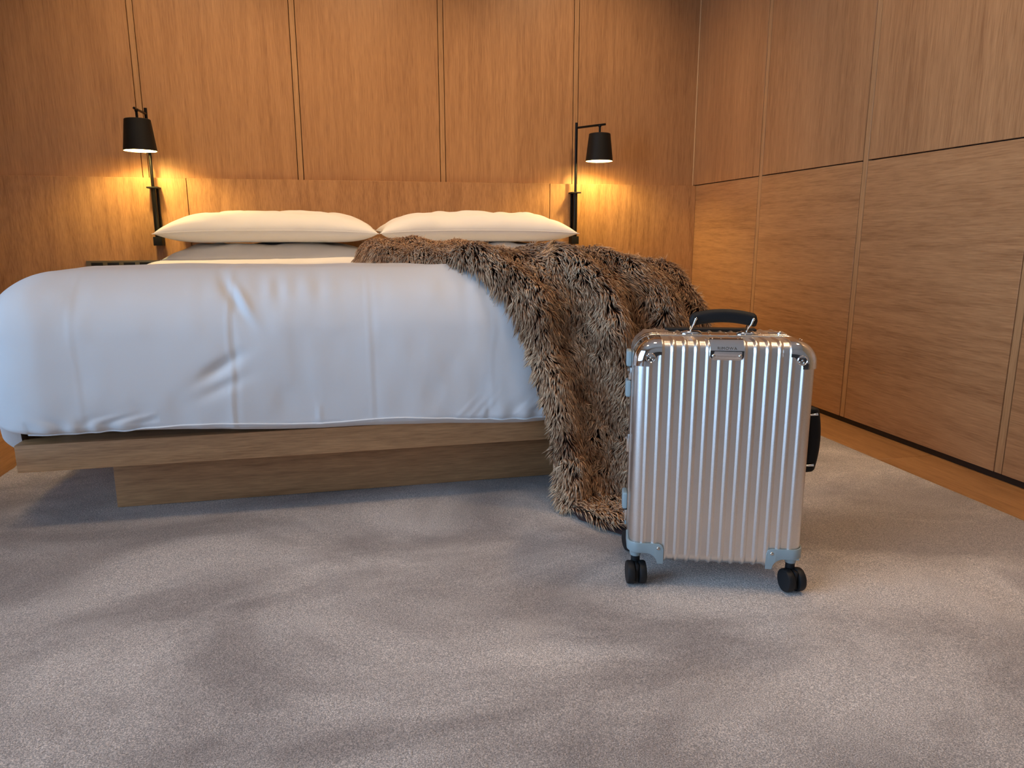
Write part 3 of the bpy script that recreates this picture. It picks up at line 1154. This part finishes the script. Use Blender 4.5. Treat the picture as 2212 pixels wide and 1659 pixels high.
def cut(me, cutters):
    """boolean difference through the depsgraph"""
    o = bpy.data.objects.new('tmp_cut', me)
    COL.objects.link(o)
    cs = []
    for cme in cutters:
        c = bpy.data.objects.new('tmp_cutter', cme)
        COL.objects.link(c); cs.append(c)
        md = o.modifiers.new('b', 'BOOLEAN'); md.operation = 'DIFFERENCE'; md.object = c; md.solver = 'EXACT'
    dg = bpy.context.evaluated_depsgraph_get()
    res = bpy.data.meshes.new_from_object(o.evaluated_get(dg))
    for c in cs + [o]:
        bpy.data.objects.remove(c, do_unlink=True)
    return res


def well_cutter(left):
    """prism with an arched inner edge: the wheel well at a lower corner"""
    pts = [(-.06, -.05), (.062, -.05), (.0615, .001)]
    for k in range(0, 9):
        a = k / 8 * PI / 2
        pts.append((.0335 + .0275 * math.cos(a), .001 + .0235 * math.sin(a)))
    pts += [(-.06, .0245)]
    bm = bmesh.new()
    f = []
    for y in (-.03, SD - .032):
        f.append([bm.verts.new(((CX0 + p[0]) if left else (CX1 - p[0]), y, CZ0 + p[1])) for p in pts])
    n = len(pts)
    bm.faces.new(f[0]); bm.faces.new(f[1][::-1])
    for k in range(n):
        bm.faces.new((f[0][k], f[1][k], f[1][(k + 1) % n], f[0][(k + 1) % n]))
    return bm_to(bm, 'well')


me = bm_to(shell_bm(), 'shell', True)
me2 = cut(me, [well_cutter(True), well_cutter(False)])
me2.set_sharp_from_angle(angle=R_(55))
fs = link('front_shell', me2, M_alu, case)
bk = link('back_shell', me2.copy(), M_alu, case)
bk.scale = (1, -1, 1)
bk.location = (0, .232, 0)

# frame between the two halves
def band(name, y0, y1, off, mat, thick=.004):
    P, N = outline(0.0, np.array([CX0 + RC, CX1 - RC]), np.array([CZ0 + RC, CZ1 - RC]), 14)
    bm = bmesh.new()
    R0 = []
    for (y, o) in ((y0, off - thick), (y0, off - .0006), (y0 + .0006, off), (y1 - .0006, off), (y1, off - .0006), (y1, off - thick)):
        R0.append([bm.verts.new((p[0] + q[0] * o, y, p[1] + q[1] * o)) for p, q in zip(P, N)])
    n = len(P)
    for a, b in zip(R0[:-1], R0[1:]):
        for k in range(n):
            bm.faces.new((a[k], a[(k + 1) % n], b[(k + 1) % n], b[k]))
    return link(name, bm_to(bm, name, True, 40), mat, case)


band('frame_front_half', SD - .010, SD + .0085, .0028, M_alup)
band('gasket', SD + .0085, SD + .0135, .0012, M_rubber)
band('frame_back_half', SD + .0135, .232 - SD + .010, .0028, M_alup)


def rivet(loc, nrm, r, parent, mat=M_steel, name='rivet'):
    prof = [(r * math.cos(a), r * .6 * math.sin(a)) for a in np.linspace(0, PI / 2, 5)]
    prof[-1] = (0, prof[-1][1])
    o = lathe(name, prof, mat, parent, 14, 'Z', loc)
    o.rotation_euler = Vector(nrm).to_track_quat('Z', 'Y').to_euler()
    return o


for x in np.linspace(.035, .31, 8):
    rivet((x, SD - .004, CZ1 + .0026), (0, 0, 1), .0024, case)
for x in np.linspace(.035, .31, 8):
    rivet((x, .232 - SD + .004, CZ1 + .0026), (0, 0, 1), .0024, case)


# chrome corner caps at the top
def corner_cap(left):
    off = .0040
    rc = RC + .002
    ang = np.linspace(-.10, PI / 2 + .10, 30)
    ringsd = []
    for k in range(4):
        ringsd.append((0, RF + .05 * (1 - k / 4)))
    for k in range(0, 10):
        a = k / 9 * PI / 2
        ringsd.append((RF - RF * math.cos(a), RF - RF * math.sin(a)))
    cxx, czz = CX0 + RC, CZ1 - RC
    c = .016
    bm = bmesh.new()
    G = []
    for t in ang:
        row = []
        tt = min(max(t, 0), PI / 2)
        nn = np.array([-math.sin(tt), math.cos(tt)])
        ext = np.array([0, 0.])
        if t < 0: ext = np.array([.010, 0]) * (-t / .10)
        if t > PI / 2: ext = np.array([0, -.010]) * ((t - PI / 2) / .10)
        rmin = c * (abs(nn[0]) + abs(nn[1])) - math.sqrt(max(c * c * (abs(nn[0]) + abs(nn[1])) ** 2 - c * c, 0))
        prof = list(ringsd)
        dmax = RC - rmin
        for k in range(1, 7):
            prof.append((RF + (dmax - RF) * k / 6, 0))
        for i, (d, y) in enumerate(prof):
            r = RC - d
            if y >= RF: n3 = np.array([nn[0], 0, nn[1]])
            elif d >= RF: n3 = np.array([0, -1., 0])
            else:
                sn = 1 - d / RF; cs = math.sqrt(max(0, 1 - sn * sn)); n3 = np.array([nn[0] * sn, -cs, nn[1] * sn])
            p = np.array([cxx + ext[0] + nn[0] * r, y, czz + ext[1] + nn[1] * r]) + n3 * off
            if not left:
                p[0] = CX0 + CX1 - p[0]
            row.append(bm.verts.new(p))
        G.append(row)
    for i in range(len(G) - 1):
        for j in range(len(G[0]) - 1):
            bm.faces.new((G[i][j], G[i + 1][j], G[i + 1][j + 1], G[i][j + 1]))
    bmesh.ops.recalc_face_normals(bm, faces=bm.faces)
    # turn the rim inwards so that the cap is closed against the shell
    be = [e for e in bm.edges if e.is_boundary]
    r = bmesh.ops.extrude_edge_only(bm, edges=be)
    cen = Vector((((CX0 + .03) if left else (CX1 - .03)), .05, CZ1 - .03))
    for v in r['geom']:
        if isinstance(v, bmesh.types.BMVert):
            v.co = v.co + (cen - v.co).normalized() * .0034
    cap = link('corner_cap', bm_to(bm, 'corner_cap', True, 50), M_chrome, case)
    sx = 1 if left else -1
    bx = CX0 if left else CX1
    lathe('cap_washer', [(0, -.0005), (.0095, -.0005), (.0108, .001), (.0095, .0022), (.0085, .0012), (0, .001)], M_chrome, cap, 24, 'Y', (bx + sx * .0325, -off - .0008, CZ1 - .0365)).rotation_euler = (PI, 0, 0)
    for (ex, ez) in ((.0325, .0365), (.029, .0415), (.0375, .040)):
        rivet((bx + sx * ex, -off - .0015, CZ1 - ez), (0, -1, 0), .0028, cap)
    for (ex, ey) in ((.028, .045), (.028, .030)):
        rivet((bx + sx * ex, ey, CZ1 - .0002 + off - .001), (0, 0, 1), .0025, cap)
    return cap


corner_cap(True)
corner_cap(False)

# maker plate bent over the top front edge
bx0, bx1 = .1385, .2095
prof = [(-.0052, .5375), (-.0056, .5385), (-.0056, .5580), (-.0046, .5598), (.0012, .5690), (.0026, .5712), (.0070, .5765), (.0105, .5798), (.0160, .5812), (.030, .5812)]
xsn = [bx0, bx0 + .0005, bx0 + .004] + list(np.linspace(bx0 + .009, bx1 - .009, 6)) + [bx1 - .004, bx1 - .0005, bx1]
bm = bmesh.new()
G = []
for x in xsn:
    ex = min(x - bx0, bx1 - x)
    row = []
    for i, (yy, zz) in enumerate(prof):
        lift = 0
        if i <= 1:
            q = max(0, .009 - ex) / .009
            lift = .009 * (1 - math.sqrt(max(0, 1 - q * q)))
        row.append(bm.verts.new((x, yy, zz + lift)))
    G.append(row)
for i in range(len(G) - 1):
    for j in range(len(prof) - 1):
        bm.faces.new((G[i][j], G[i + 1][j], G[i + 1][j + 1], G[i][j + 1]))
bmesh.ops.recalc_face_normals(bm, faces=bm.faces)
be = [e for e in bm.edges if e.is_boundary]
r = bmesh.ops.extrude_edge_only(bm, edges=be)
for v in r['geom']:
    if isinstance(v, bmesh.types.BMVert):
        v.co += Vector((0, .0045, -.0012))
plate = link('maker_plate', bm_to(bm, 'maker_plate', True, 22), M_chrome, case)
for ex in (.0075, .0635):
    rivet((bx0 + ex, -.0056, .5465), (0, -1, 0), .0040, plate)
for ex in (.006, .024, .060):
    rivet((bx0 + ex, .016, .5812), (0, 0, 1), .0022, plate)
tcv = bpy.data.curves.new('lettering', 'FONT')
tcv.body = 'RIMOWA'
tcv.size = .0092
tcv.space_character = 1.12
tcv.align_x = 'CENTER'
tcv.extrude = .00015
to = bpy.data.objects.new('tmp_text', tcv)
COL.objects.link(to)
dg = bpy.context.evaluated_depsgraph_get()
tme = bpy.data.meshes.new_from_object(to.evaluated_get(dg))
bpy.data.objects.remove(to, do_unlink=True)
tme.materials.clear()
le = link('lettering', tme, M_ink, plate)
le.location = ((bx0 + bx1) / 2, -.00455, .5604)
le.rotation_euler = (math.atan2(.5690 - .5598, .0012 + .0046), 0, 0)


# carry handles
def handle(name, mapf, length, arch, thick):
    """mapf(a along, out, across) -> case coordinates"""
    root = None
    n = 40
    V = []
    m = 20
    L2 = length / 2
    for i in range(n):
        a = -1 + 2 * i / (n - 1)
        endt = math.sqrt(max(0, 1 - max(0, (abs(a) - .88) / .12) ** 2))
        endt = max(endt, .02)
        ctr = arch * (1 - a * a)
        for k in range(m):
            an = 2 * PI * k / m
            co, si = math.cos(an), math.sin(an)
            r = 1 - .22 * math.exp(-((si + .12) / .17) ** 2)     # groove along the side
            ac = thick * .82 * co * r * endt
            ou = thick * si * r * endt * 1.0
            V.append(mapf(a * L2, ctr + ou, ac))
    F = []
    for i in range(n - 1):
        for k in range(m):
            F.append((i * m + k, i * m + (k + 1) % m, (i + 1) * m + (k + 1) % m, (i + 1) * m + k))
    F.append(tuple(range(m))); F.append(tuple((n - 1) * m + k for k in range(m)))
    bm = bmesh.new()
    vs = [bm.verts.new(v) for v in V]
    for f in F:
        bm.faces.new([vs[i] for i in f])
    return link(name, bm_to(bm, name, True, 60), M_foam, case)


HX, HY, HZ = .182, .114, .609
top_map = lambda a, o, c: (HX + a, HY + c, HZ + o)
g1 = handle('carry_handle', top_map, .154, .012, .0155)
for xb, xt in ((.112, .119), (.2375, .2465)):
    base = lathe('handle_mount', [(0, .0), (.018, 0), (.0185, .002), (.016, .005), (.010, .0075), (0, .008)], M_chrome, case, 32, 'Z', (xb, HY, CZ1 + .0025))
    base.scale = (1.35, .62, 1)
    rivet((-.0145, 0, .0035), (0, 0, 1), .0036, base)
    rivet((.0145, 0, .0035), (0, 0, 1), .0036, base)
    for sy in (-1, 1):
        tube('handle_link', [(xb - .003, HY + sy * .003, CZ1 + .008), (xb - .001, HY + sy * .010, CZ1 + .018), (xt - .004, HY + sy * .0145, CZ1 + .028), (xt, HY + sy * .0148, CZ1 + .040)], [.0019, .0019, .0024, .0034], M_chrome, case, 10)
        rivet((xt, HY + sy * .0165, CZ1 + .039), (0, sy, 0), .0032, case, M_chrome, 'link_pin')

# retracted trolley handle along the back of the top
box('trolley_grip', .058, .272, .176, .204, CZ1 + .001, CZ1 + .0075, M_rubber, case, .003, 3)
# latch stud on the top
st = lathe('latch_stud', [(0, 0), (.006, 0), (.006, .004), (.0035, .007), (0, .008)], M_chrome, case, 18, 'Z', (.312, .125, CZ1 + .0025))
box('latch_lever', .286, .309, .122, .128, CZ1 + .0045, CZ1 + .0065, M_chrome, case, .0006)

# side handle on the right
side_map = lambda a, o, c: (CX1 + .0295 + o, .114 + c, .333 + a)
handle('side_handle', side_map, .160, .010, .0150)
for dz in (-.061, .061):
    b0 = lathe('handle_mount', [(0, .0), (.018, 0), (.0185, .002), (.016, .005), (.010, .0075), (0, .008)], M_chrome, case, 32, 'X', (CX1 + .0025, .114, .333 + dz))
    b0.scale = (1, .62, 1.35)
    for sy in (-1, 1):
        tube('handle_link', [(CX1 + .008, .114 + sy * .003, .333 + dz - .004), (CX1 + .018, .114 + sy * .011, .333 + dz), (CX1 + .028, .114 + sy * .0145, .333 + dz + .002), (CX1 + .040, .114 + sy * .0148, .333 + dz + .004)], [.0019, .0019, .0024, .0034], M_chrome, case, 10)

# latches and feet on the left side
for zc, hh in ((.520, .038), (.448, .040), (.170, .042)):
    box('side_foot', CX0 - .0150, CX0 - .0028, .096, .136, zc - hh / 2, zc + hh / 2, M_plast, case, .005, 3)
for zc, hh in ((.484, .030), (.315, .044), (.132, .028)):
    lt = box('latch', CX0 - .0095, CX0 - .0028, .100, .132, zc - hh / 2, zc + hh / 2, M_chrome, case, .0015)
    lathe('latch_pin', [(0, -.016), (.003, -.016), (.003, .016), (0, .016)], M_steel, lt, 12, 'Y', (-.004, 0, hh * .3))


# bottom corner guards with casters
def guard(left, back):
    sx = 1 if left else -1
    bx = CX0 if left else CX1

    def W(x, y, z):
        yy = y if not back else .232 - y
        return (bx + sx * x, yy, z)
    off = .0045
    path = []
    for x in np.linspace(.0775, RF, 22):
        path.append((x, -off, 0, -1))
    for k in range(1, 10):
        a = k / 9 * PI / 2
        path.append((RF - (RF + off) * math.sin(a), RF - (RF + off) * math.cos(a), -math.sin(a), -math.cos(a)))
    for y in np.linspace(RF + .006, .072, 8):
        path.append((-off, y, -1, 0))
    bm = bmesh.new()
    rows = []
    for (x, y, nx_, ny_) in path:
        zt = .1065
        if x > .0645:
            q = (x - .0645) / .013
            zt = .1065 - .013 * (1 - math.sqrt(max(0, 1 - q * q)))
        if y > .05:
            zt += .0
        zb = .0835
        if x > .0335:
            q = min((x - .0335) / .0305, 1)
            zb = .0835 - .0255 * (1 - math.sqrt(max(0, 1 - q * q)))
        if x > .0635: zb = .058
        col = []
        for (z, o) in ((zb, -.0035), (zb, 0), (zb + .0008, .0004), (zt - .0008, .0004), (zt, 0), (zt, -.0035)):
            col.append(bm.verts.new(W(x + nx_ * o, y + ny_ * o, z)))
        rows.append(col)
    for a, b in zip(rows[:-1], rows[1:]):
        for k in range(5):
            bm.faces.new((a[k], a[k + 1], b[k + 1], b[k]))
        bm.faces.new((a[5], a[0], b[0], b[5]))
    bm.faces.new(rows[0]); bm.faces.new(rows[-1][::-1])
    g = link('corner_guard', bm_to(bm, 'corner_guard', True, 35), M_plast, case)
    rivet(W(.0655, -off - .0002, .0955), (0, 1 if back else -1, 0), .0042, g, M_steel, 'screw')
    # plate that closes the wheel well and the stem mount
    y0, y1 = sorted((W(0, .001, 0)[1], W(0, .072, 0)[1]))
    x0, x1 = sorted((W(.003, 0, 0)[0], W(.058, 0, 0)[0]))
    box('well_plate', x0, x1, y0, y1, .0795, .0838, M_plast, g, .001)
    return g, W


def caster(W, wx, wy, yaw):
    c = W(wx, wy, 0)
    root = empty('caster', (c[0], c[1], 0), yaw)
    root.parent = case
    lathe('stem_mount', [(0, .0800), (.0150, .0800), (.0128, .0700), (.0120, .0660), (0, .0655)], M_plast, root, 24)
    lathe('stem', [(0, .0656), (.0105, .0656), (.0105, .046), (0, .046)], M_rubber, root, 20)
    r, y0 = .0272, -.012
    bm = bmesh.new()
    box_bm(bm, -.0045, .0045, y0 - .018, y0 + .020, .010, .0525, .004, 2)
    link('fork', bm_to(bm, 'fork', True, 40), M_rubber, root)
    for s in (-1, 1):
        prof = [(0, .0052), (.0235, .0052), (.0262, .0062), (r, .0085), (r, .0185), (.0258, .0215), (.020, .0225), (.010, .0222), (0, .0222)]
        w = lathe('wheel', [(a, s * h) for a, h in prof], M_rubber, root, 40, 'X', (0, y0, r), 45)
    return root


for left in (True, False):
    for back in (False, True):
        g, W = guard(left, back)
        yaw = {(True, False): R_(8), (False, False): R_(17), (True, True): R_(20), (False, True): R_(12)}[(left, back)]
        caster(W, .016, .024, yaw)
